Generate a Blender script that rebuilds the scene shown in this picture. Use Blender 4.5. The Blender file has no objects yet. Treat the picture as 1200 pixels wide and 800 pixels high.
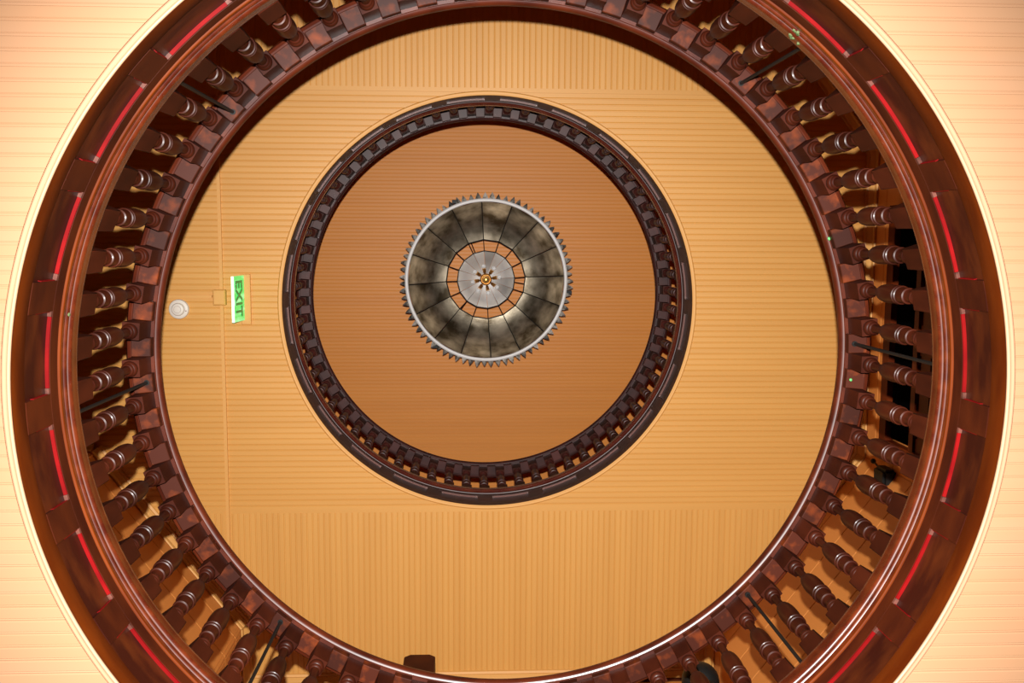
import bpy, bmesh, math, random
from mathutils import Vector, Matrix
from math import pi, sin, cos, radians, degrees, atan2, hypot, sqrt
random.seed(7)
SC = bpy.context.scene
COL = SC.collection

# ------------------------------------------------------------------ camera, world, light, exposure
# Frame of the place: +x right and +y down in the photograph, +z up (the view axis); the stairwell axis is x=y=0.
Z0 = 1.05                                   # camera height above the ground floor
CAM = Vector((-0.1687, -0.5019, Z0))
RIGHT = Vector((0.9988, -0.0053, -0.0477)); DOWN = Vector((0.0, 0.9940, -0.1093)); FWD = Vector((0.0480, 0.1092, 0.9929))
cd = bpy.data.cameras.new('camera'); cam = bpy.data.objects.new('camera', cd); COL.objects.link(cam)
m = Matrix((RIGHT, -DOWN, -FWD)).transposed().to_4x4(); m.translation = CAM
cam.matrix_world = m
cd.sensor_width = 36.0; cd.lens = 33.0; cd.clip_start = 0.05; cd.clip_end = 100
SC.camera = cam

w = bpy.data.worlds.new('night'); SC.world = w; w.use_nodes = True
w.node_tree.nodes['Background'].inputs[0].default_value = (1.0, 0.72, 0.45, 1)
w.node_tree.nodes['Background'].inputs[1].default_value = 0.006

fd = bpy.data.lights.new('camera_flash', 'SPOT'); flash = bpy.data.objects.new('camera_flash', fd); COL.objects.link(flash)
FL = CAM + Vector((0.0, -0.165, 0.0))
flash.location = FL
AIM = (FWD + DOWN * 0.13).normalized()         # the flash head points a little below the view axis
flash.rotation_euler = AIM.to_track_quat('-Z', 'Y').to_euler()
fd.energy = 2800; fd.color = (1.0, 0.985, 0.95); fd.shadow_soft_size = 0.018
fd.spot_size = radians(90); fd.spot_blend = 1.0

SC.view_settings.view_transform = 'Standard'; SC.view_settings.look = 'None'
SC.view_settings.gamma = 1.0; SC.view_settings.use_curve_mapping = False
SC.view_settings.exposure = 0.0

# ------------------------------------------------------------------ helpers
def mat(name, color, rough=0.5, metal=0.0, coat=0.0, emit=None, estr=0.0, spec=0.5):
    mt = bpy.data.materials.new(name); mt.use_nodes = True
    b = mt.node_tree.nodes['Principled BSDF']
    b.inputs['Base Color'].default_value = (*color, 1); b.inputs['Roughness'].default_value = rough
    b.inputs['Metallic'].default_value = metal; b.inputs['Specular IOR Level'].default_value = spec
    if coat: b.inputs['Coat Weight'].default_value = coat; b.inputs['Coat Roughness'].default_value = 0.20
    if emit: b.inputs['Emission Color'].default_value = (*emit, 1); b.inputs['Emission Strength'].default_value = estr
    return mt

def N(mt, typ, **kw):
    n = mt.node_tree.nodes.new(typ)
    for k, v in kw.items(): setattr(n, k, v)
    return n
def L(mt, a, b): mt.node_tree.links.new(a, b)

def noise_color(mt, c1, c2, scale=(8, 8, 8), detail=5, lo=0.35, hi=0.65, bump=0.0, space='Object', rand=0.0, nscale=1.0):
    """two colours mixed by a stretched noise; rand: brightness varies from object to object"""
    b = mt.node_tree.nodes['Principled BSDF']
    tc = N(mt, 'ShaderNodeTexCoord'); mp = N(mt, 'ShaderNodeMapping'); mp.inputs['Scale'].default_value = scale
    L(mt, tc.outputs[space], mp.inputs['Vector'])
    nz = N(mt, 'ShaderNodeTexNoise'); nz.inputs['Scale'].default_value = nscale; nz.inputs['Detail'].default_value = detail
    oi = N(mt, 'ShaderNodeObjectInfo')
    if rand:
        add = N(mt, 'ShaderNodeVectorMath', operation='ADD'); mul = N(mt, 'ShaderNodeMath', operation='MULTIPLY'); mul.inputs[1].default_value = 40
        L(mt, oi.outputs['Random'], mul.inputs[0]); L(mt, mp.outputs[0], add.inputs[0]); L(mt, mul.outputs[0], add.inputs[1])
        L(mt, add.outputs[0], nz.inputs['Vector'])
    else: L(mt, mp.outputs[0], nz.inputs['Vector'])
    mr = N(mt, 'ShaderNodeMapRange'); mr.inputs[1].default_value = lo; mr.inputs[2].default_value = hi
    L(mt, nz.outputs['Fac'], mr.inputs[0])
    mx = N(mt, 'ShaderNodeMix', data_type='RGBA'); mx.inputs[6].default_value = (*c1, 1); mx.inputs[7].default_value = (*c2, 1)
    L(mt, mr.outputs[0], mx.inputs[0])
    out = mx.outputs[2]
    if rand:
        hs = N(mt, 'ShaderNodeHueSaturation'); r2 = N(mt, 'ShaderNodeMapRange')
        r2.inputs[3].default_value = 1 - rand; r2.inputs[4].default_value = 1 + rand
        L(mt, oi.outputs['Random'], r2.inputs[0]); L(mt, r2.outputs[0], hs.inputs['Value']); L(mt, out, hs.inputs['Color']); out = hs.outputs[0]
    L(mt, out, b.inputs['Base Color'])
    if bump:
        bp = N(mt, 'ShaderNodeBump'); bp.inputs['Strength'].default_value = bump; bp.inputs['Distance'].default_value = 0.01
        L(mt, nz.outputs['Fac'], bp.inputs['Height']); L(mt, bp.outputs[0], b.inputs['Normal'])
    return mt

WOOD_D, WOOD_L = (0.040, 0.006, 0.0025), (0.085, 0.016, 0.004)
M_wood = noise_color(mat('varnished_wood', WOOD_L, 0.30, coat=0.25), WOOD_D, WOOD_L, (7, 7, 16), bump=0.05)
M_fascia = noise_color(mat('fascia_wood', WOOD_L, 0.45, spec=.25), (0.030, 0.0036, 0.0011), (0.066, 0.0105, 0.0020), (3.5, 3.5, 9), bump=0.05)
M_band = noise_color(mat('lower_band_wood', WOOD_L, 0.5, spec=.08), (0.082, 0.0120, 0.0010), (0.140, 0.0245, 0.0020), (3, 3, 12), bump=0.05)
M_panel = noise_color(mat('panel_wood', WOOD_L, 0.45, spec=.25), (0.026, 0.0033, 0.0012), (0.085, 0.016, 0.0028), (5, 5, 14), lo=.42, hi=.8, rand=.15)
M_nose = noise_color(mat('nosing_wood', WOOD_L, 0.26, coat=1.0), (0.055, 0.0065, 0.0022), (0.115, 0.019, 0.0042), (14, 14, 14), bump=0.02)
M_balu = noise_color(mat('turned_wood', WOOD_L, 0.42, coat=0.05, spec=.22), (0.026, 0.0042, 0.0017), (0.047, 0.0080, 0.0026), (12, 12, 5), rand=.25)
M_square = noise_color(mat('squared_wood', WOOD_L, 0.5, spec=.12), (0.030, 0.0050, 0.0020), (0.050, 0.0088, 0.0030), (12, 12, 5), rand=.25)
M_block = noise_color(mat('fillet_wood', WOOD_L, 0.5, spec=.25), (0.042, 0.0075, 0.0026), (0.17, 0.030, 0.0045), (16, 16, 9), lo=.50, hi=.78, rand=.35)
M_red = noise_color(mat('red_edge_paint', (0.7, 0.02, 0.02), 0.5, spec=.15), (0.14, 0.0012, 0.0020), (0.21, 0.0028, 0.0032), (9, 9, 9), rand=.12)
M_worn = noise_color(mat('worn_edge', WOOD_L, 0.4), (0.06, 0.018, 0.012), (0.15, 0.05, 0.035), (30, 30, 30))
M_rail = noise_color(mat('rail_wood', WOOD_L, 0.34, coat=0.3, spec=.35), (0.040, 0.0062, 0.0025), (0.085, 0.0145, 0.0045), (6, 6, 10), bump=0.04)
M_wood2 = noise_color(mat('upper_gallery_wood', WOOD_L, 0.42, coat=0.12, spec=.35), (0.032, 0.0065, 0.005), (0.062, 0.012, 0.008), (7, 7, 12), rand=.2)
M_nose2 = noise_color(mat('upper_nosing_wood', WOOD_L, 0.20, coat=0.4), (0.07, 0.010, 0.006), (0.11, 0.019, 0.008), (14, 14, 14))
M_pink = mat('upper_edge_paint', (0.11, 0.030, 0.018), 0.45)
M_iron = mat('black_iron', (0.008, 0.007, 0.006), 0.5, 0.0, spec=.25)
M_dark = noise_color(mat('dark_wall_wood', WOOD_L, 0.5, spec=.12), (0.030, 0.0045, 0.0015), (0.06, 0.010, 0.002), (6, 6, 6))
M_door = noise_color(mat('door_wood', WOOD_L, 0.5, spec=.1), (0.07, 0.009, 0.002), (0.13, 0.020, 0.003), (6, 6, 6))
M_glassy = mat('dark_pane', (0.0015, 0.0015, 0.002), 0.6, spec=0.0)
M_green = mat('green_speck', (0.10, 0.42, 0.12), 0.5)
M_smear = noise_color(mat('green_smear', (0.2, 0.4, 0.2), 0.8, spec=.1), (0.035, 0.085, 0.018), (0.13, 0.15, 0.07), (60, 60, 60))
M_plast = mat('white_plastic', (0.66, 0.58, 0.50), 0.5)
M_plast2 = mat('grey_plastic', (0.45, 0.36, 0.30), 0.5)

# painted boards: tan on the gallery floors, paler cream under the first gallery
def paint(name, c, dc, scale, rand=0.0, rough=0.5):
    c2 = tuple(x * y for x, y in zip(c, dc))
    return noise_color(mat(name, c, rough), c, c2, scale, detail=3, lo=.38, hi=.62, rand=rand)
M_ceilA = paint('cream_board_paint', (0.44, 0.235, 0.128), (1.0, 0.97, 0.92), (.5, 6, 1), rand=.012, rough=.42)
M_rimA = mat('cream_trim_paint', (0.54, 0.29, 0.17), 0.30)
M_ceilB = paint('tan_boards_across', (0.62, 0.300, 0.070), (0.95, 0.93, 0.90), (.35, 11, 1))
M_ceilBv = paint('tan_boards_lengthwise', (0.62, 0.300, 0.070), (0.95, 0.93, 0.90), (11, .35, 1))
M_rimB = mat('tan_trim_paint', (0.64, 0.31, 0.078), 0.55)
M_ceilC = paint('ochre_boards', (0.84, 0.30, 0.040), (0.95, 0.93, 0.90), (.35, 9, 1))
M_wall = paint('tan_wall_paint', (0.62, 0.225, 0.048), (0.95, 0.94, 0.92), (2, 2, 2), rand=.02)
M_plain = mat('plain_ground_wall', (0.10, 0.06, 0.035), 0.8)
M_floor = noise_color(mat('ground_floor_boards', (0.2, 0.1, 0.05), 0.5), (0.025, 0.010, 0.005), (0.05, 0.02, 0.01), (1, 14, 1))

def link_mesh(name, bm, m, parent=None, smooth=False, loc=None):
    me = bpy.data.meshes.new(name); bm.normal_update(); bm.to_mesh(me); bm.free()
    if smooth:
        for p in me.polygons: p.use_smooth = True
    me.materials.append(m)
    return link_obj(name, me, parent, loc)
def link_obj(name, me, parent=None, loc=None):
    o = bpy.data.objects.new(name, me); COL.objects.link(o)
    if parent is not None: o.parent = parent
    if loc is not None: o.location = loc
    return o
def thing(name, label, cat, loc=(0, 0, 0), group=None, rotz=0.0):
    o = bpy.data.objects.new(name, None); COL.objects.link(o); o.location = loc; o.rotation_euler = (0, 0, rotz)
    o['label'] = label; o['category'] = cat
    if group: o['group'] = group
    o.empty_display_size = .1
    return o
def struct(o, label=None):
    o['kind'] = 'structure'
    if label: o['label'] = label
    return o
def add_box(bm, x0, x1, y0, y1, z0, z1, mtx=None):
    vs = [bm.verts.new((x, y, z)) for z in (z0, z1) for y in (y0, y1) for x in (x0, x1)]
    for f in ((0, 2, 3, 1), (4, 5, 7, 6), (0, 1, 5, 4), (2, 6, 7, 3), (0, 4, 6, 2), (1, 3, 7, 5)): bm.faces.new([vs[i] for i in f])
    if mtx is not None: bmesh.ops.transform(bm, matrix=mtx, verts=vs)
    return vs
def bev(bm, w, seg=1):
    bmesh.ops.bevel(bm, geom=list(bm.edges), offset=w, segments=seg, affect='EDGES', clamp_overlap=True)
def pt(r, a, z): return (r * cos(a), -r * sin(a), z)        # angle measured counter-clockwise as seen in the photograph
def sweep(bm, prof, a0=0.0, a1=2 * pi, n=256, closed_prof=True):
    """profile of (r, z) swept round the axis; full turn or an arc with end caps"""
    full = abs((a1 - a0) - 2 * pi) < 1e-6
    cnt = n if full else n + 1
    rings = [[bm.verts.new(pt(r, a0 + (a1 - a0) * i / n, z)) for r, z in prof] for i in range(cnt)]
    k = len(prof); kk = k if closed_prof else k - 1
    for i in range(n):
        A, B = rings[i], rings[(i + 1) % cnt]
        for j in range(kk):
            bm.faces.new((A[j], A[(j + 1) % k], B[(j + 1) % k], B[j]))
    if not full and closed_prof:
        bm.faces.new(rings[0]); bm.faces.new(list(reversed(rings[-1])))
    bmesh.ops.recalc_face_normals(bm, faces=list(bm.faces))
def turn(bm, prof, n=16, axis_off=(0, 0)):
    rings = [[bm.verts.new((axis_off[0] + r * cos(2 * pi * i / n), axis_off[1] + r * sin(2 * pi * i / n), z)) for i in range(n)] for r, z in prof]
    for A, B in zip(rings, rings[1:]):
        for i in range(n): bm.faces.new((A[i], A[(i + 1) % n], B[(i + 1) % n], B[i]))
    bm.faces.new(list(reversed(rings[0]))); bm.faces.new(rings[-1])
def tube(bm, p, q, r, n=8, r2=None):
    p, q = Vector(p), Vector(q); d = (q - p); ax = d.normalized()
    u = ax.orthogonal().normalized(); v = ax.cross(u); r2 = r if r2 is None else r2
    A = [bm.verts.new(p + (u * cos(2 * pi * i / n) + v * sin(2 * pi * i / n)) * r) for i in range(n)]
    B = [bm.verts.new(q + (u * cos(2 * pi * i / n) + v * sin(2 * pi * i / n)) * r2) for i in range(n)]
    for i in range(n): bm.faces.new((A[i], A[(i + 1) % n], B[(i + 1) % n], B[i]))
    bm.faces.new(list(reversed(A))); bm.faces.new(B)
def auto_smooth(o, deg=35):
    me = o.data
    for p in me.polygons: p.use_smooth = True
    bm = bmesh.new(); bm.from_mesh(me)
    for e in bm.edges:
        if len(e.link_faces) == 2 and e.calc_face_angle(0) > radians(deg): e.smooth = False
    bm.to_mesh(me); bm.free()

# ------------------------------------------------------------------ levels
HA = Z0 + 2.8826        # underside of the first gallery (ground-floor ceiling)
HB = Z0 + 7.0785        # ceiling of the second floor
ST = HB - HA
HC = HB + ST            # top ceiling
R = 1.55                # radius of the two round openings
BW = 0.0433             # width of one ceiling board

# ------------------------------------------------------------------ ceilings
PROF = [(0.0, .0045), (.0022, 0.0), (.0325, 0.0), (.0345, .0040), (.0372, .0008), (.0400, .0040), (BW, .0045)]
def board(bm, y0, xa, xb, z, hole=0.0, side=0, swap=False, wscale=1.0, gd=.62):
    """one beaded board running along x between xa and xb (side=-1/+1: the end on the hole side follows the circle)"""
    pr = [(y0 + a * wscale, z + b * gd) for a, b in PROF]
    rows = []
    for y, zz in pr:
        a, b = xa, xb
        if side and abs(y) < hole:
            e = sqrt(hole * hole - y * y)
            if side > 0: a = max(a, e)
            else: b = min(b, -e)
        elif side:
            if side > 0: a = max(a, 0.0)
            else: b = min(b, 0.0)
        rows.append(((a, y, zz), (b, y, zz)))
    V = [[bm.verts.new((p[1], p[0], p[2]) if swap else p) for p in r] for r in rows]
    for A, B in zip(V, V[1:]):
        f = (A[0], A[1], B[1], B[0]) if swap else (A[0], B[0], B[1], A[1])
        bm.faces.new(f)
def holed_plate(name, m, ext, r, z0, z1):
    bm = bmesh.new(); n = 128
    angs = sorted(set([2 * pi * i / n for i in range(n)] + [atan2(y, x) % (2 * pi) for x in (ext[0], ext[1]) for y in (ext[2], ext[3])]))
    def outp(a):
        c, s = cos(a), sin(a); t = 1e9
        if abs(c) > 1e-9: t = min(t, (ext[1] if c > 0 else ext[0]) / c)
        if abs(s) > 1e-9: t = min(t, (ext[3] if s > 0 else ext[2]) / s)
        return c * t, s * t
    IN = [[bm.verts.new((r * cos(a), r * sin(a), z)) for a in angs] for z in (z0, z1)]
    OUT = [[bm.verts.new((*outp(a), z)) for a in angs] for z in (z0, z1)]
    k = len(angs)
    for i in range(k):
        j = (i + 1) % k
        bm.faces.new((IN[0][i], IN[0][j], OUT[0][j], OUT[0][i])); bm.faces.new((IN[1][i], OUT[1][i], OUT[1][j], IN[1][j]))
        bm.faces.new((IN[0][i], IN[1][i], IN[1][j], IN[0][j])); bm.faces.new((OUT[0][i], OUT[0][j], OUT[1][j], OUT[1][i]))
    bmesh.ops.recalc_face_normals(bm, faces=list(bm.faces))
    return link_mesh(name, bm, m)

# ceiling over the ground floor: every board beside the opening is a piece of its own
XG, YG = 3.6, 3.4
cA = struct(holed_plate('ceiling', M_ceilA, (-XG, XG, -YG, YG), R + .0275, HA + .006, HA + .03),
            'pale cream beadboard ceiling round the nearest opening')
rows = int(1.6 / BW)
y = -1.6 - .0015
i = 0
while y < 1.6:
    for s in (-1, 1):
        bm = bmesh.new()
        board(bm, y, -XG if s < 0 else 0, 0 if s < 0 else XG, HA, R + .0275, s, gd=.42)
        link_mesh('board', bm, M_ceilA, cA)
    y += BW; i += 1
bm = bmesh.new()
x = -XG
while x < XG - BW:
    board(bm, x, -YG, -1.6, HA, swap=True); board(bm, x, 1.602, YG, HA, swap=True); x += BW
o = link_mesh('end_boards', bm, M_ceilA, cA); o['kind'] = 'stuff'
bm = bmesh.new()
sweep(bm, [(R - .001, HA - .010), (R + .004, HA - .013), (R + .009, HA - .010), (R + .011, HA - .005), (R + .018, HA - .009), (R + .025, HA - .006), (R + .030, HA - .0004), (R - .001, HA - .0004)], n=256)
o = link_mesh('ring_moulding', bm, M_rimA, cA, smooth=True)

# ceiling of the second floor
XB, YB = 5.2, 3.2
cB = struct(holed_plate('ceiling', M_ceilB, (-XB, XB, -YB, YB), R + .0275, HB + .006, HB + .03),
            'tan beadboard ceiling round the far smaller-looking opening')
bm = bmesh.new(); y = -1.6 + .028
while y < 1.572 - BW * .5:
    for s in (-1, 1): board(bm, y, -XB if s < 0 else 0, 0 if s < 0 else XB, HB, R + .0275, s)
    y += BW
o = link_mesh('cross_boards', bm, M_ceilB, cB); o['kind'] = 'stuff'
bm = bmesh.new(); x = -XB
while x < XB - BW:
    board(bm, x, -YB, -1.600, HB, swap=True); board(bm, x, 1.597, YB, HB, swap=True); x += BW
o = link_mesh('lengthwise_boards', bm, M_ceilBv, cB); o['kind'] = 'stuff'
for a, b in ((-1.603, -1.571), (1.566, 1.600)):
    bm = bmesh.new(); add_box(bm, -XB, XB, a, b, HB - .0006, HB + .006); link_mesh('batten', bm, M_ceilB, cB)
bm = bmesh.new()
sweep(bm, [(R - .001, HB - .008), (R + .006, HB - .010), (R + .013, HB - .006), (R + .018, HB - .009), (R + .026, HB - .008), (R + .031, HB - .0004), (R - .001, HB - .0004)], n=192)
link_mesh('ring_moulding', bm, M_rimB, cB, smooth=True)

# top ceiling
cC = bmesh.new(); add_box(cC, -XB, XB, -YB, YB, HC + .006, HC + .04)
cC = struct(link_mesh('ceiling', cC, M_ceilC), 'ochre board ceiling at the top, behind the reflector lamp')
bm = bmesh.new(); y = -YB
while y < YB - BW:
    board(bm, y, -XB, XB, HC, gd=.28); y += BW
o = link_mesh('boards', bm, M_ceilC, cC); o['kind'] = 'stuff'

# ------------------------------------------------------------------ fascia rings
def arc_center(a, b): return (a + b) / 2
GAPS_A = [-17.2, -3.5, 12.0, 27.3, 43.4, 57.8]
GAPS_A += [57.8 + (124.4 - 57.8) * k / 5 for k in range(1, 5)]
GAPS_A += [124.4, 138.5, 153.6, 168.6, 182.6, 196.0, 209.7]
GAPS_A += [209.7 + (342.8 - 209.7) * k / 9 for k in range(1, 9)]
GAPS_B = [15.0 * k - 0.9 for k in range(24)]
def fascia(name, label, z, gaps, mats, half_gap, nth):
    Mb, Mf, Mp, Mr, Mn, Mw = mats
    t = thing(name, label, 'fascia', (0, 0, z))
    bm = bmesh.new(); sweep(bm, [(R, 0), (R, .086), (R + .004, .092), (R + .026, .092), (R + .026, 0)], n=256)
    auto_smooth(link_mesh('lower_band', bm, Mb, t))
    bm = bmesh.new(); sweep(bm, [(R, .268), (R, .325), (R + .026, .325), (R + .026, .268)], n=256)
    auto_smooth(link_mesh('upper_band', bm, Mf, t))
    n = len(gaps)
    for i in range(n):
        g = gaps[i]; g2 = gaps[(i + 1) % n]
        if g2 < g: g2 += 360
        # stile between two panels
        a0, a1 = radians(g - half_gap), radians(g + half_gap)
        bm = bmesh.new(); sweep(bm, [(R + .0005, .092), (R + .0005, .268), (R + .026, .268), (R + .026, .092)], a0, a1, 8)
        auto_smooth(link_mesh('stile', bm, Mf, t))
        # recessed panel with its own painted reveals
        b0, b1 = radians(g + half_gap), radians(g2 - half_gap)
        bm = bmesh.new(); sweep(bm, [(R + .014, .092), (R + .014, .268), (R + .026, .268), (R + .026, .092)], b0, b1, 16)
        pn = link_mesh('panel', bm, Mp, t); auto_smooth(pn)
        mid, hw = (b0 + b1) / 2, (b1 - b0) / 2
        bm = bmesh.new(); sweep(bm, [(R + .0015, .262), (R + .0015, .2675), (R + .0138, .2675), (R + .0138, .262)], mid - hw * .86, mid + hw * .86, 16)
        link_mesh('red_edge' if Mr is M_red else 'painted_edge', bm, Mr, pn)
        for s in (-1, 1):
            e0, e1 = sorted((mid + s * hw * .865, mid + s * hw * .999))
            bm = bmesh.new(); sweep(bm, [(R + .001, .258), (R + .001, .2675), (R + .0138, .2675), (R + .0138, .258)], e0, e1, 3)
            link_mesh('worn_corner', bm, Mw, pn)
            e0, e1 = sorted((mid + s * hw * .985, mid + s * hw * .9985))
            bm = bmesh.new(); sweep(bm, [(R + .002, .150), (R + .002, .250), (R + .0135, .250), (R + .0135, .150)], e0, e1, 1)
            link_mesh('end_edge', bm, Mr if Mr is M_red else Mf, pn)
    # small bead, then two rounded nosings stepping in under the balusters
    def arc(cr, cz, rr, d0, d1, k=10): return [(cr + rr * cos(radians(d0 + (d1 - d0) * q / k)), cz + rr * sin(radians(d0 + (d1 - d0) * q / k))) for q in range(k + 1)]
    bm = bmesh.new()
    sweep(bm, [(R + .026, .325)] + arc(R - .001, .3345, .0065, 262, 90, 8) + [(R + .026, .341)], n=256)
    auto_smooth(link_mesh('small_bead', bm, Mb, t), 50)
    bm = bmesh.new()
    sweep(bm, [(R + .026, .341), (R - .001, .341), (R - .004, .360)] + arc(R - .0005, .3705, .0115, 222, 92, 10) + [(R + .026, .383)], n=256)
    auto_smooth(link_mesh('lower_nosing', bm, Mn, t), 50)
    bm = bmesh.new()
    sweep(bm, [(R + .026, .383), (R - .002, .383)] + arc(R - .001, .4005, .0170, 258, 165, 10) + [(R - .0185, .430), (R - .018, .443), (R - .012, .453), (R + .002, .4598), (R + .026, .4600)], n=256)
    auto_smooth(link_mesh('upper_nosing', bm, Mn, t), 50)
    return t
fA = fascia('opening_fascia', 'dark wooden fascia ring of red-edged recessed panels lining the nearest opening', HA, GAPS_A,
            (M_band, M_fascia, M_panel, M_red, M_nose, M_worn), 1.9, 0)
fB = fascia('opening_fascia', 'darker small-looking fascia ring lining the far opening, below the upper railing', HB, GAPS_B,
            (M_wood2, M_wood2, M_wood2, M_pink, M_nose2, M_worn), 2.1, 1)

# ------------------------------------------------------------------ railings
def baluster_mesh(m):
    bm = bmesh.new()
    add_box(bm, -.042, .042, -.042, .042, .4602, .628)
    bmesh.ops.bevel(bm, geom=[e for e in bm.edges], offset=.003, segments=1, affect='EDGES')
    prof = [(.041, .624), (.035, .632), (.0290, .640), (.0280, .650), (.0320, .653), (.0335, .659), (.0315, .665), (.0275, .667), (.0275, .671), (.0310, .674), (.0320, .679), (.0300, .684),
            (.0250, .686), (.0215, .694), (.0205, .712), (.0225, .730), (.0265, .738), (.0320, .740), (.0335, .746), (.0320, .752), (.0265, .754),
            (.0275, .762), (.0310, .780), (.0330, .797), (.0375, .799), (.0390, .805), (.0375, .811), (.0345, .813), (.0345, .818), (.0380, .820), (.0395, .826), (.0380, .832), (.0345, .834),
            (.0355, .845), (.0380, .865), (.0395, .890), (.0395, .915), (.0380, .940), (.0350, .962), (.0300, .980), (.0240, .992), (.0180, .998),
            (.0168, 1.016), (.0165, 1.050), (.0178, 1.075), (.0200, 1.088), (.0265, 1.092), (.0285, 1.098), (.0265, 1.104), (.0225, 1.106), (.0225, 1.109), (.0290, 1.112),
            (.0330, 1.119), (.0345, 1.127), (.0320, 1.134), (.030, 1.160)]
    turn(bm, prof, 24)
    bx = add_box(bm, -.0365, .0365, -.0365, .0365, 1.140, 1.292)
    me = bpy.data.meshes.new('baluster'); bm.normal_update(); bm.to_mesh(me); bm.free(); me.materials.append(m); me.materials.append(M_square)
    for p in me.polygons:
        if p.center.z < .6281 or (len(p.vertices) == 4 and p.center.z > 1.139 and p.area > .003): p.material_index = 1
    bm = bmesh.new(); bm.from_mesh(me)
    for f in bm.faces: f.smooth = True
    for e in bm.edges:
        if len(e.link_faces) == 2 and e.calc_face_angle(0) > radians(40): e.smooth = False
    bm.to_mesh(me); bm.free()
    return me
def fillet_mesh(m, half):
    """block set between two balusters under the rail"""
    bm = bmesh.new(); k = 4
    ri, ro = -.050, .034
    rings = []
    for i in range(k + 1):
        a = -half + 2 * half * i / k
        rings.append([bm.verts.new(((1.6 + dr) * cos(a) - 1.6, -(1.6 + dr) * sin(a), z)) for dr, z in ((ri, 1.250), (ri, 1.292), (ro, 1.292), (ro, 1.250))])
    for A, B in zip(rings, rings[1:]):
        for j in range(4): bm.faces.new((A[j], A[(j + 1) % 4], B[(j + 1) % 4], B[j]))
    bm.faces.new(rings[0]); bm.faces.new(list(reversed(rings[-1])))
    bmesh.ops.recalc_face_normals(bm, faces=list(bm.faces))
    bmesh.ops.bevel(bm, geom=[e for e in bm.edges if abs(e.verts[0].co.z - 1.25) < 1e-4 and abs(e.verts[1].co.z - 1.25) < 1e-4 and len(e.link_faces) == 2 and e.calc_face_angle() > .6], offset=.003, segments=1, affect='EDGES')
    me = bpy.data.meshes.new('fillet_block'); bm.to_mesh(me); bm.free(); me.materials.append(m)
    return me
def place_ring(name, me, ang, parent, rad=1.6, jit=0.0, z=0.0):
    o = bpy.data.objects.new(name, me); COL.objects.link(o); o.parent = parent
    o.location = pt(rad, ang, z)
    o.rotation_euler = (0, 0, -ang + random.uniform(-jit, jit))
    return o
def railing(name, label, base, angs, mb, mf, mr, center, rods=()):
    t = thing(name, label, 'railing', (center[0], center[1], base))
    bme = baluster_mesh(mb)
    n = len(angs)
    dmin = min(((angs[(i + 1) % n] - angs[i]) % (2 * pi)) for i in range(n))
    for i, a in enumerate(angs): place_ring('baluster', bme, a, t, jit=.03)
    for i, a in enumerate(angs):
        b = angs[(i + 1) % n]; gap = (b - a) % (2 * pi)
        fme = fillet_mesh(mf, gap / 2 - .0395 / 1.6 * .96)
        place_ring('fillet_block', fme, a + gap / 2, t, z=random.uniform(-.006, .003))
    bm = bmesh.new()
    prof = [(1.549, 1.288), (1.5465, 1.292), (1.549, 1.297), (1.5405, 1.300), (1.534, 1.307), (1.531, 1.318), (1.531, 1.330), (1.536, 1.343), (1.548, 1.352), (1.575, 1.360),
            (1.61, 1.363), (1.65, 1.360), (1.672, 1.350), (1.680, 1.335), (1.678, 1.315), (1.668, 1.300), (1.655, 1.297), (1.652, 1.288)]
    sweep(bm, prof, n=256)
    auto_smooth(link_mesh('handrail', bm, mr, t), 40)
    for a in rods:
        bm = bmesh.new()
        p0, p1 = pt(1.575, a, 1.265), pt(1.590, a, .462)
        tube(bm, p1, p0, .0075, 8)
        tube(bm, pt(1.575, a, 1.243), pt(1.575, a, 1.252), .013, 8)
        link_mesh('iron_rod', bm, M_iron, t, smooth=False)
    return t
def ang_a(k):
    b = radians(.35 + 5.80645 * k)
    return radians(.35 + 5.80645 * k - .075 - .875 * cos(b) + .64 * sin(b) - .03 * cos(2 * b) + .057 * sin(2 * b))
rA = railing('gallery_railing', 'large dark turned-baluster railing ring above the nearest opening', HA, [ang_a(k) for k in range(62)],
             M_balu, M_block, M_rail, (.005, .026), [radians(a) for a in (2.3, 49.8, 95.0, 137.9, 183.9, 229.8, 272.0, 315.5)])
rB = railing('gallery_railing', 'small dark turned-baluster railing ring above the far opening, around the reflector lamp', HB,
             [radians(-90.8 + 360 / 66 * k) for k in range(66)], M_wood2, M_wood2, M_wood2, (.0, .0))
# green paint specks and smears on the nearest railing and nosing
def blob(parent, p, s, m, name='green_speck'):
    bm = bmesh.new(); bmesh.ops.create_icosphere(bm, subdivisions=2, radius=1)
    for v in bm.verts: v.co = Vector((v.co.x * s[0], v.co.y * s[1], v.co.z * s[2])) * (1 + random.uniform(-.18, .18))
    o = link_mesh(name, bm, m, parent, smooth=True); o.location = p; o['label'] = 'green paint fleck'
    return o
blob(rA, Vector(pt(1.548, radians(20.2), 1.288)), (.008, .008, .005), M_green)
blob(rA, Vector(pt(1.566, radians(-3.7), 1.246)), (.007, .007, .005), M_green)
for q in range(12):
    aa = random.gauss(51.5, .35); lo = q % 2
    blob(fA, Vector(pt(R - (.0165 if lo else .0095), radians(aa), random.uniform(.400, .425) if lo else random.uniform(.366, .374))), (.007, .007, .007), M_smear, 'green_smear')
for q in range(4):
    blob(fA, Vector(pt(R - .0095, radians(random.gauss(171.2, .2)), .369)), (.006, .006, .006), M_smear, 'green_smear')

# ------------------------------------------------------------------ gallery floors
o = struct(holed_plate('floor', M_floor, (-XB, XB, -YB, YB), R + .027, HA + .425, HA + .4595), 'gallery floor behind the nearest railing')
o = struct(holed_plate('floor', M_floor, (-XB, XB, -YB, YB), R + .027, HB + .425, HB + .4595), 'gallery floor behind the far railing')

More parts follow.
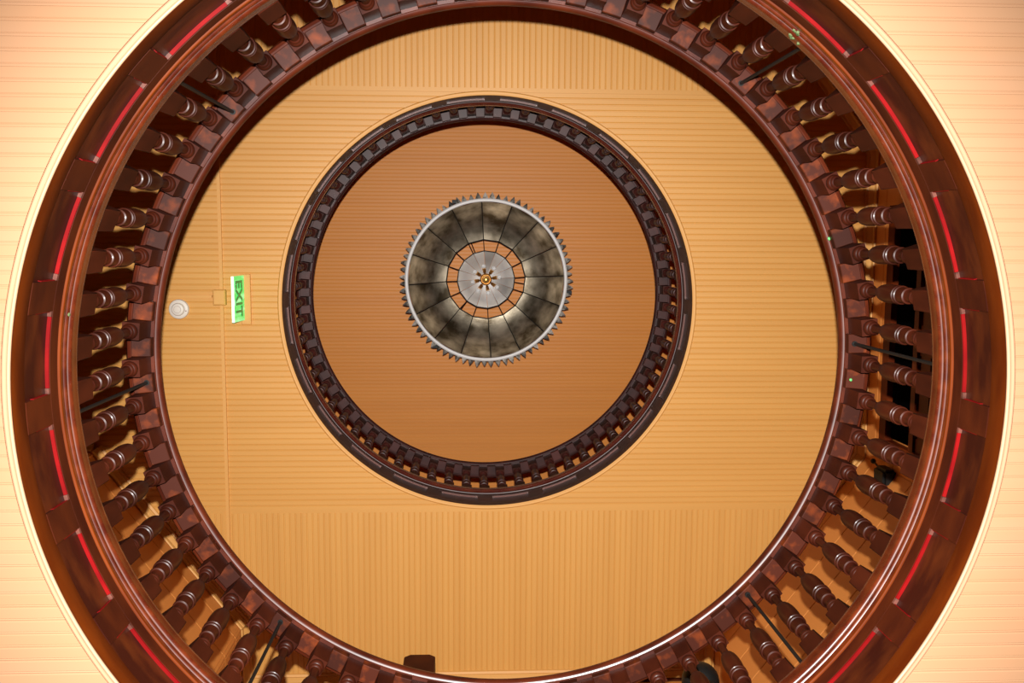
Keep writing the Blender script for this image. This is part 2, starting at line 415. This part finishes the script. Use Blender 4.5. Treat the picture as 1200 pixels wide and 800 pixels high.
# ------------------------------------------------------------------ walls of the gallery floors (an octagonal hall with recesses)
def wall(name, p, q, z0, z1, boards=True, crown=True, pitch=.31, m=M_wall, openings=()):
    """wall from p to q; the room lies to the left of p->q"""
    p, q = Vector((*p, 0)), Vector((*q, 0)); d = (q - p).normalized(); nrm = Vector((-d.y, d.x, 0)); ln = (q - p).length
    mtx = Matrix(((d.x, nrm.x, 0, p.x), (d.y, nrm.y, 0, p.y), (0, 0, 1, 0), (0, 0, 0, 1)))
    bm = bmesh.new(); add_box(bm, -.02, ln + .02, -.08, -.012, z0, z1, mtx)
    wo = struct(link_mesh(name, bm, m))
    if boards:
        z = z1 - .24
        tops = [z1] + [z1 - .24 - k * pitch for k in range(40)]
        for a, b in zip(tops, tops[1:]):
            lo = max(b, z0); bm = bmesh.new()
            vs = []
            # board with a rounded nose along its lower edge
            pr = [(-.012, a - .0005), (0, a - .0005), (0, lo + .011), (-.007, lo + .001), (-.012, lo)]
            L0 = [bm.verts.new(mtx @ Vector((.002, y, zz))) for y, zz in pr]; L1 = [bm.verts.new(mtx @ Vector((ln - .002, y, zz))) for y, zz in pr]
            for j in range(5): bm.faces.new((L0[j], L0[(j + 1) % 5], L1[(j + 1) % 5], L1[j]))
            bm.faces.new(L0); bm.faces.new(list(reversed(L1))); bmesh.ops.recalc_face_normals(bm, faces=list(bm.faces))
            link_mesh('wall_board', bm, m, wo)
            if b <= z0: break
    if crown:
        bm = bmesh.new()
        pr = [(.004, z1 - .085), (.014, z1 - .082), (.018, z1 - .068), (.018, z1 - .058), (.032, z1 - .045), (.046, z1 - .030), (.046, z1 - .020), (.062, z1 - .014), (.066, z1 - .001), (.004, z1 - .001)]
        L0 = [bm.verts.new(mtx @ Vector((0, y, zz))) for y, zz in pr]; L1 = [bm.verts.new(mtx @ Vector((ln, y, zz))) for y, zz in pr]
        k = len(pr)
        for j in range(k): bm.faces.new((L0[j], L0[(j + 1) % k], L1[(j + 1) % k], L1[j]))
        bm.faces.new(L0); bm.faces.new(list(reversed(L1))); bmesh.ops.recalc_face_normals(bm, faces=list(bm.faces))
        link_mesh('crown_moulding', bm, M_rimB, wo)
    return wo, mtx
POLY = [('wall_east', (2.92, -1.17), (2.92, 1.17)), ('wall_south_east', (2.92, 1.17), (1.78, 2.65)), ('wall_recess_east', (1.78, 2.65), (1.78, 2.95)),
        ('wall_south', (1.78, 2.95), (-1.90, 2.95)), ('wall_recess_west', (-1.90, 2.95), (-1.90, 2.49)), ('wall_south_west', (-1.90, 2.49), (-2.97, 1.10)),
        ('wall_corridor_south', (-2.97, 1.10), (-4.9, 1.10)), ('wall_corridor_end', (-4.9, 1.10), (-4.9, -1.10)), ('wall_corridor_north', (-4.9, -1.10), (-2.97, -1.10)),
        ('wall_north_west', (-2.97, -1.10), (-1.90, -2.49)), ('wall_recess_north_west', (-1.90, -2.49), (-1.90, -2.95)), ('wall_north', (-1.90, -2.95), (1.78, -2.95)),
        ('wall_recess_north_east', (1.78, -2.95), (1.78, -2.65)), ('wall_north_east', (1.78, -2.65), (2.92, -1.17))]
for nm, p, q in POLY:
    wo, mtx = wall(nm, p, q, HA + .46, HB)
    if nm == 'wall_south':
        bm = bmesh.new(); add_box(bm, .0, (Vector(p) - Vector(q)).length, .004, .022, HB - .112, HB - .088, mtx)
        link_mesh('picture_rail', bm, M_dark, wo)
for nm, p, q in POLY: wall(nm, p, q, HB + .46, HC, boards=False, crown=False)
for nm, p, q in (('wall_east', (XG - .1, -YG + .1), (XG - .1, YG - .1)), ('wall_south', (XG - .1, YG - .1), (-XG + .1, YG - .1)),
                 ('wall_west', (-XG + .1, YG - .1), (-XG + .1, -YG + .1)), ('wall_north', (-XG + .1, -YG + .1), (XG - .1, -YG + .1))):
    wall(nm, p, q, 0, HA, boards=False, crown=False, m=M_plain)
bm = bmesh.new(); add_box(bm, -XG, XG, -YG, YG, -.05, 0); struct(link_mesh('floor', bm, M_floor))

# dark glazed door in the east wall of the second floor, seen between the balusters on the right
dr = bpy.data.objects.new('door_1', None); COL.objects.link(dr); dr.location = (2.92, 0, HA + .46); struct(dr, 'dark wooden double door with black panes behind the right balusters')
DT = HB - .42 - (HA + .46)
y0, y1 = -.72, 1.05
bm = bmesh.new()
for a, b in ((y0, y0 + .11), (y1 - .11, y1)): add_box(bm, -.055, .01, a, b, 0, DT)
add_box(bm, -.060, .01, y0 - .03, y1 + .03, DT - .10, DT); add_box(bm, -.050, .01, y0 + .11, y1 - .11, DT - .50, DT - .44)
link_mesh('door_frame', bm, M_door, dr)
for k in range(3):
    a = y0 + .13 + k * .51; bm = bmesh.new(); add_box(bm, -.020, -.012, a, a + .49, DT - .43, DT - .11); link_mesh('pane', bm, M_glassy, dr)
    if k: bm = bmesh.new(); add_box(bm, -.035, .0, a - .022, a + .002, DT - .44, DT - .10); link_mesh('muntin', bm, M_door, dr)
for k in range(2):
    a = y0 + .115 + k * .775; bm = bmesh.new()
    add_box(bm, -.035, .0, a, a + .10, 0, DT - .51); add_box(bm, -.035, .0, a + .67, a + .77, 0, DT - .51)
    for zz in (0, .95, 1.75, DT - .66): add_box(bm, -.034, .0, a + .10, a + .67, zz, zz + (.25 if zz == 0 else .13))
    lf = link_mesh('door_leaf', bm, M_door, dr)
    bm = bmesh.new()
    for za, zb in ((1.08, 1.75), (1.88, DT - .66)): add_box(bm, -.016, -.008, a + .10, a + .67, za, zb)
    link_mesh('glazing', bm, M_glassy, lf)
    bm = bmesh.new(); add_box(bm, -.016, -.004, a + .10, a + .67, .25, .95); link_mesh('lower_panel', bm, M_door, lf)
    bm = bmesh.new(); bmesh.ops.create_uvsphere(bm, u_segments=12, v_segments=8, radius=.03); o = link_mesh('door_knob', bm, M_iron, lf, smooth=True); o.location = (-.06, a + (.72 if k == 0 else .05), 1.0)

# black fitting with two knobs high on the east wall, beside the door
t = thing('wall_fitting', 'small black fitting with two knobs on the wall behind the lower right balusters', 'fitting', (2.92, 1.20, HB - .50))
bm = bmesh.new(); add_box(bm, -.10, .0, -.06, .07, -.12, .06); bev(bm, .02, 2); link_mesh('body', bm, M_iron, t)
for dy, dz in ((-.06, .17), (.0, .11)):
    bm = bmesh.new(); tube(bm, (-.05, dy * .4, .04), (-.05, dy, dz), .006); bmesh.ops.create_uvsphere(bm, u_segments=12, v_segments=8, radius=.020, matrix=Matrix.Translation((-.05, dy, dz)))
    link_mesh('knob', bm, M_iron, t)

# ------------------------------------------------------------------ ceiling fittings
def Bpt(x, y, dz): return (x, y, HB - dz)
# conduit along the left of the ceiling
t = thing('conduit', 'thin tan cable conduit running the length of the ceiling on the left', 'conduit', (-1.99, 0, HB))
bm = bmesh.new(); add_box(bm, -.012, .012, -2.9, -.115, -.016, .001); link_mesh('far_run', bm, M_rimB, t)
bm = bmesh.new(); add_box(bm, -.012, .012, .005, 1.90, -.016, .001); link_mesh('near_run', bm, M_rimB, t)
bm = bmesh.new(); add_box(bm, -.03, .03, 1.90, 1.98, -.03, .001); bev(bm, .004); link_mesh('end_box', bm, M_rimB, t)
bm = bmesh.new(); add_box(bm, .008, .012, -.0, .0001, -.016, .001); bm.free()
t = thing('conduit', 'short tan cable conduit between the corridor and the junction box', 'conduit', (-2.06, -.060, HB))
bm = bmesh.new(); add_box(bm, -2.8, .0, -.011, .011, -.016, .001); link_mesh('run', bm, M_rimB, t)
t = thing('junction_box', 'square tan junction box on the ceiling beside the green exit sign', 'box', (-2.0, -.055, HB))
bm = bmesh.new(); add_box(bm, -.046, .046, -.058, .058, -.046, .001); bev(bm, .004); link_mesh('box_body', bm, M_ceilB, t)
bm = bmesh.new(); add_box(bm, -.040, .040, -.052, .052, -.052, -.046); bev(bm, .003); link_mesh('cover', bm, M_rimB, t)
t = thing('smoke_detector', 'round pale smoke detector on the ceiling at the left', 'detector', (-2.306, .034, HB))
bm = bmesh.new(); turn(bm, [(.074, .001), (.074, -.012), (.070, -.022), (.060, -.027), (.050, -.028)], 32); bmesh.ops.recalc_face_normals(bm, faces=list(bm.faces)); auto_smooth(link_mesh('base', bm, M_plast, t))
bm = bmesh.new(); turn(bm, [(.046, -.026), (.046, -.040), (.042, -.046), (.030, -.050), (.0, -.050)][:4], 32); bmesh.ops.recalc_face_normals(bm, faces=list(bm.faces)); auto_smooth(link_mesh('head', bm, M_plast, t))
bm = bmesh.new(); sweep(bm, [(.045, -.030), (.0485, -.030), (.0485, -.036), (.045, -.036)], n=32); link_mesh('vent_ring', bm, M_plast2, t)
bm = bmesh.new(); sweep(bm, [(.024, -.0495), (.027, -.0495), (.027, -.053), (.024, -.053)], n=32); link_mesh('centre_ring', bm, M_plast2, t)
bm = bmesh.new(); tube(bm, (.056, .012, -.024), (.056, .012, -.030), .004); link_mesh('indicator', bm, M_red, t)

# exit sign: edge-lit green plate hanging from a box set flush in the boards
t = thing('exit_sign', 'lit green EXIT sign hanging edge-on from the ceiling at the left', 'sign', (-1.826, -.053, HB))
bm = bmesh.new(); add_box(bm, -.020, .050, -.175, .20, -.020, .001); bev(bm, .003); link_mesh('canopy', bm, M_rimB, t)
tilt = radians(5)
M_sign = mat('lit_green_plate', (0.05, 0.5, 0.12), 0.2, emit=(0.07, 0.80, 0.16), estr=.75)
noise_n = N(M_sign, 'ShaderNodeTexNoise'); noise_n.inputs['Scale'].default_value = 1.0
tc = N(M_sign, 'ShaderNodeTexCoord'); mp = N(M_sign, 'ShaderNodeMapping'); mp.inputs['Scale'].default_value = (1, 22, 5); L(M_sign, tc.outputs['Object'], mp.inputs[0]); L(M_sign, mp.outputs[0], noise_n.inputs['Vector'])
cr = N(M_sign, 'ShaderNodeValToRGB'); cr.color_ramp.elements[0].position = .45; cr.color_ramp.elements[0].color = (0.05, .70, .13, 1); cr.color_ramp.elements[1].position = .68; cr.color_ramp.elements[1].color = (.45, 1.0, .50, 1)
L(M_sign, noise_n.outputs['Fac'], cr.inputs[0]); L(M_sign, cr.outputs[0], M_sign.node_tree.nodes['Principled BSDF'].inputs['Emission Color'])
M_edge = mat('lit_edge', (0.5, 0.9, 0.5), 0.3, emit=(0.72, 1.0, 0.74), estr=1.2)
M_let = mat('dark_green_letter', (0.01, 0.12, 0.03), 0.4, emit=(0.01, 0.22, 0.03), estr=.6)
rot = Matrix.Rotation(tilt, 4, 'Y')
bm = bmesh.new(); add_box(bm, -.008, .006, -.166, .166, -.245, -.018); bmesh.ops.transform(bm, matrix=rot, verts=bm.verts); plate = link_mesh('plate', bm, M_sign, t)
bm = bmesh.new(); add_box(bm, -.011, .007, -.166, .166, -.252, -.245); bmesh.ops.transform(bm, matrix=rot, verts=bm.verts); link_mesh('bottom_edge', bm, M_edge, t)
fc = bpy.data.curves.new('exit_text', 'FONT'); fc.body = 'EXIT'; fc.size = .185; fc.extrude = .0012; fc.align_x = 'CENTER'; fc.offset = .0035
tmp = bpy.data.objects.new('exit_text', fc); COL.objects.link(tmp)
bpy.context.view_layer.update()
me = bpy.data.meshes.new_from_object(tmp.evaluated_get(bpy.context.evaluated_depsgraph_get()))
bpy.data.objects.remove(tmp)
xs = [v.co.x for v in me.vertices]; ys = [v.co.y for v in me.vertices]
cx, ww, hh = (max(xs) + min(xs)) / 2, max(xs) - min(xs), max(ys) - min(ys)
for v in me.vertices:
    u, h, d = (v.co.x - cx) / ww * .265, (v.co.y - min(ys)) / hh * .145, v.co.z
    v.co = rot @ Vector((.0085 + d, u, -.215 + h))          # read from inside the well: left to right runs down the photograph
me.materials.clear(); me.materials.append(M_let)
link_obj('lettering', me, plate)

# ------------------------------------------------------------------ reflector lamp under the top ceiling
LZ = Z0 + 10.35
LC = (.046, -.039)
t = thing('reflector_chandelier', 'round mirrored reflector chandelier with crystal-fringed white rim hanging at the top', 'chandelier', (LC[0], LC[1], LZ))
def mirror(name, c1, c2, rough):
    mt = mat(name, c1, rough, .78)
    noise_color(mt, c1, c2, (5, 5, 9), detail=5, lo=.34, hi=.72, bump=.3, rand=.32)
    return mt
M_mir = mirror('reflection_mottled_mirror', (0.10, 0.072, 0.040), (0.64, 0.54, 0.40), .36)  # brown and pale mottling in the colour stands in for reflections on the outer panels
M_mir2 = mirror('bright_mirror', (0.85, 0.84, 0.82), (1.0, 1.0, 1.0), .50)
M_seam = mat('lamp_seam', (0.02, 0.018, 0.014), .5, .5)
M_brass = mat('brass', (0.45, 0.22, 0.06), .3, .9)
M_rim = mat('white_rim', (0.82, 0.76, 0.73), .35)
M_cry = noise_color(mat('crystal', (0.35, 0.32, 0.28), .15, .3), (0.12, 0.10, 0.08), (0.75, 0.70, 0.62), (20, 20, 20), rand=.6)
bm = bmesh.new(); sweep(bm, [(.858, -.012), (.866, -.018), (.888, -.018), (.896, -.010), (.896, .03), (.858, .03)], n=128); link_mesh('rim', bm, M_rim, t, smooth=True)
NP = 16; off = radians(3.5)
def cone_panel(r0, z0, r1, z1, a0, a1, sag, inset):
    bm = bmesh.new(); k, g = 6, 4
    def P(u, v):      # u along the slope, v across
        a = a0 + inset + (a1 - a0 - 2 * inset) * v
        rr = r0 + (r1 - r0) * u; z = z0 + (z1 - z0) * u + sag * 4 * u * (1 - u)
        chord = cos((a1 - a0) / 2) / cos(a - (a0 + a1) / 2)
        return pt(rr * (1 if r0 > 9 else chord), a, z)
    V = [[bm.verts.new(P(i / k, j / g)) for j in range(g + 1)] for i in range(k + 1)]
    T = [[bm.verts.new(Vector(P(i / k, j / g)) + Vector((0, 0, .006))) for j in range(g + 1)] for i in range(k + 1)]
    for i in range(k):
        for j in range(g):
            bm.faces.new((V[i][j], V[i][j + 1], V[i + 1][j + 1], V[i + 1][j])); bm.faces.new((T[i][j], T[i + 1][j], T[i + 1][j + 1], T[i][j + 1]))
    bmesh.ops.recalc_face_normals(bm, faces=list(bm.faces))
    return bm
for i in range(NP):
    a0, a1 = off + 2 * pi * i / NP, off + 2 * pi * (i + 1) / NP
    link_mesh('outer_panel', cone_panel(.868, .02, .455, .30, a0, a1, .060, .006), M_mir, t, smooth=True)
    link_mesh('inner_panel', cone_panel(.325, .22, .060, .40, a0, a1, .03, .008), M_mir2, t, smooth=True)
    bm = bmesh.new(); tube(bm, pt(.86, a0, .028), pt(.445, a0, .300), .005, 6); tube(bm, pt(.445, a0, .300), pt(.31, a0, .235), .005, 6); link_mesh('rib', bm, M_seam, t)
bm = bmesh.new()
for i in range(NP):
    a0, a1 = off + 2 * pi * i / NP, off + 2 * pi * (i + 1) / NP
    tube(bm, pt(.448, a0, .304), pt(.448, a1, .304), .007, 6); tube(bm, pt(.323, a0, .222), pt(.323, a1, .222), .006, 6)
link_mesh('ring_frame', bm, M_seam, t)
# crystal fringe: faceted drops pointing outward from the rim
bm = bmesh.new()
b = [bm.verts.new(v) for v in ((.0, -.030, .0), (.0, .030, .0), (.004, .0, -.022), (.004, .0, .026))]
c = [bm.verts.new(v) for v in ((.030, -.022, .0), (.030, .022, .0), (.030, 0, -.024), (.030, 0, .020))]
tip = bm.verts.new((.070, 0, -.004))
order = (0, 2, 1, 3)
for q in range(4):
    a_, b_ = order[q], order[(q + 1) % 4]
    bm.faces.new((b[a_], b[b_], c[b_], c[a_])); bm.faces.new((c[a_], c[b_], tip))
bm.faces.new([b[q] for q in order]); bmesh.ops.recalc_face_normals(bm, faces=list(bm.faces))
cme = bpy.data.meshes.new('crystal'); bm.to_mesh(cme); bm.free(); cme.materials.append(M_cry)
for i in range(75):
    a = 2 * pi * i / 75 + random.uniform(-.006, .006)
    o = place_ring('crystal', cme, a, t, rad=.890, jit=.06); o.location.z = random.uniform(-.004, .010); s = random.uniform(.85, 1.12); o.scale = (s, s, s)
# hub, sockets and bulbs
bm = bmesh.new(); turn(bm, [(.068, .36), (.068, .27), (.064, .262), (.052, .258), (.050, .268), (.022, .262), (.020, .250), (.010, .236)], 24); bmesh.ops.recalc_face_normals(bm, faces=list(bm.faces)); auto_smooth(link_mesh('hub', bm, M_brass, t))
bm = bmesh.new(); tube(bm, (0, 0, .36), (0, 0, HC - LZ + .005), .018, 12); link_mesh('stem', bm, M_brass, t)
bm = bmesh.new(); turn(bm, [(.03, HC - LZ - .05), (.08, HC - LZ - .02), (.09, HC - LZ + .002)], 20); bmesh.ops.recalc_face_normals(bm, faces=list(bm.faces)); link_mesh('ceiling_rose', bm, M_brass, t)
M_bulb = mat('clear_bulb', (0.95, 0.93, 0.92), .25); M_bulb.node_tree.nodes['Principled BSDF'].inputs['Transmission Weight'].default_value = .35
for i in range(8):
    a = radians(10 + 45 * i)
    bm = bmesh.new(); tube(bm, pt(.055, a, .31), pt(.080, a, .298), .008, 8); tube(bm, pt(.080, a, .298), pt(.125, a, .275), .018, 10, .022)
    so = link_mesh('lamp_socket', bm, M_brass, t)
    bm = bmesh.new(); bmesh.ops.create_uvsphere(bm, u_segments=14, v_segments=10, radius=.024, matrix=Matrix.Translation(pt(.150, a, .262)) @ Matrix.Scale(1.0, 4))
    link_mesh('bulb', bm, M_bulb, so, smooth=True)
bm = bmesh.new()
for a in (radians(112), radians(232), radians(352)):
    tube(bm, pt(.880, a, .03), pt(.60, a, .45), .006, 6); tube(bm, pt(.60, a, .45), pt(.05, a, HC - LZ - .06), .006, 6)
    add_box(bm, -.03, .03, -.02, .02, 0, .06, Matrix.Translation(pt(.925, a, .0)))
link_mesh('hanger', bm, M_iron, t)

# ------------------------------------------------------------------ posts standing on the gallery behind the nearest railing
t = thing('newel_post', 'dark square post with clipped top corners behind the railing, bottom centre-left', 'post', (-.449, 2.02, HA + .46))
hgt = (Z0 + 5.40) - (HA + .46)
bm = bmesh.new()
hw, dp, c_ = .0925, .045, .034
pr = [(-hw, 0), (hw, 0), (hw, hgt - c_ * .9), (hw - c_, hgt), (-hw + c_, hgt), (-hw, hgt - c_ * .9)]
F = [bm.verts.new((x, -dp, z)) for x, z in pr]; B = [bm.verts.new((x, dp, z)) for x, z in pr]
for j in range(6): bm.faces.new((F[j], F[(j + 1) % 6], B[(j + 1) % 6], B[j]))
bm.faces.new(F); bm.faces.new(list(reversed(B))); bmesh.ops.recalc_face_normals(bm, faces=list(bm.faces)); bev(bm, .004)
link_mesh('post_body', bm, M_dark, t)
bm = bmesh.new(); add_box(bm, -hw - .03, hw + .03, -dp - .03, dp + .03, 0, .12); bev(bm, .006); link_mesh('foot', bm, M_dark, t)
t = thing('finial_post', 'black round-topped post behind the railing, bottom right of centre', 'post', (1.172, 2.02, HA + .46))
hg = (Z0 + 5.20) - (HA + .46)
bm = bmesh.new(); turn(bm, [(.09, 0), (.09, .12), (.05, .16), (.045, hg - .30), (.07, hg - .26), (.07, hg - .24), (.045, hg - .19)], 24); bmesh.ops.recalc_face_normals(bm, faces=list(bm.faces)); auto_smooth(link_mesh('turned_post', bm, M_iron, t))
bm = bmesh.new(); bmesh.ops.create_uvsphere(bm, u_segments=24, v_segments=16, radius=.108, matrix=Matrix.Translation((0, 0, hg - .108))); link_mesh('ball_finial', bm, M_iron, t, smooth=True)
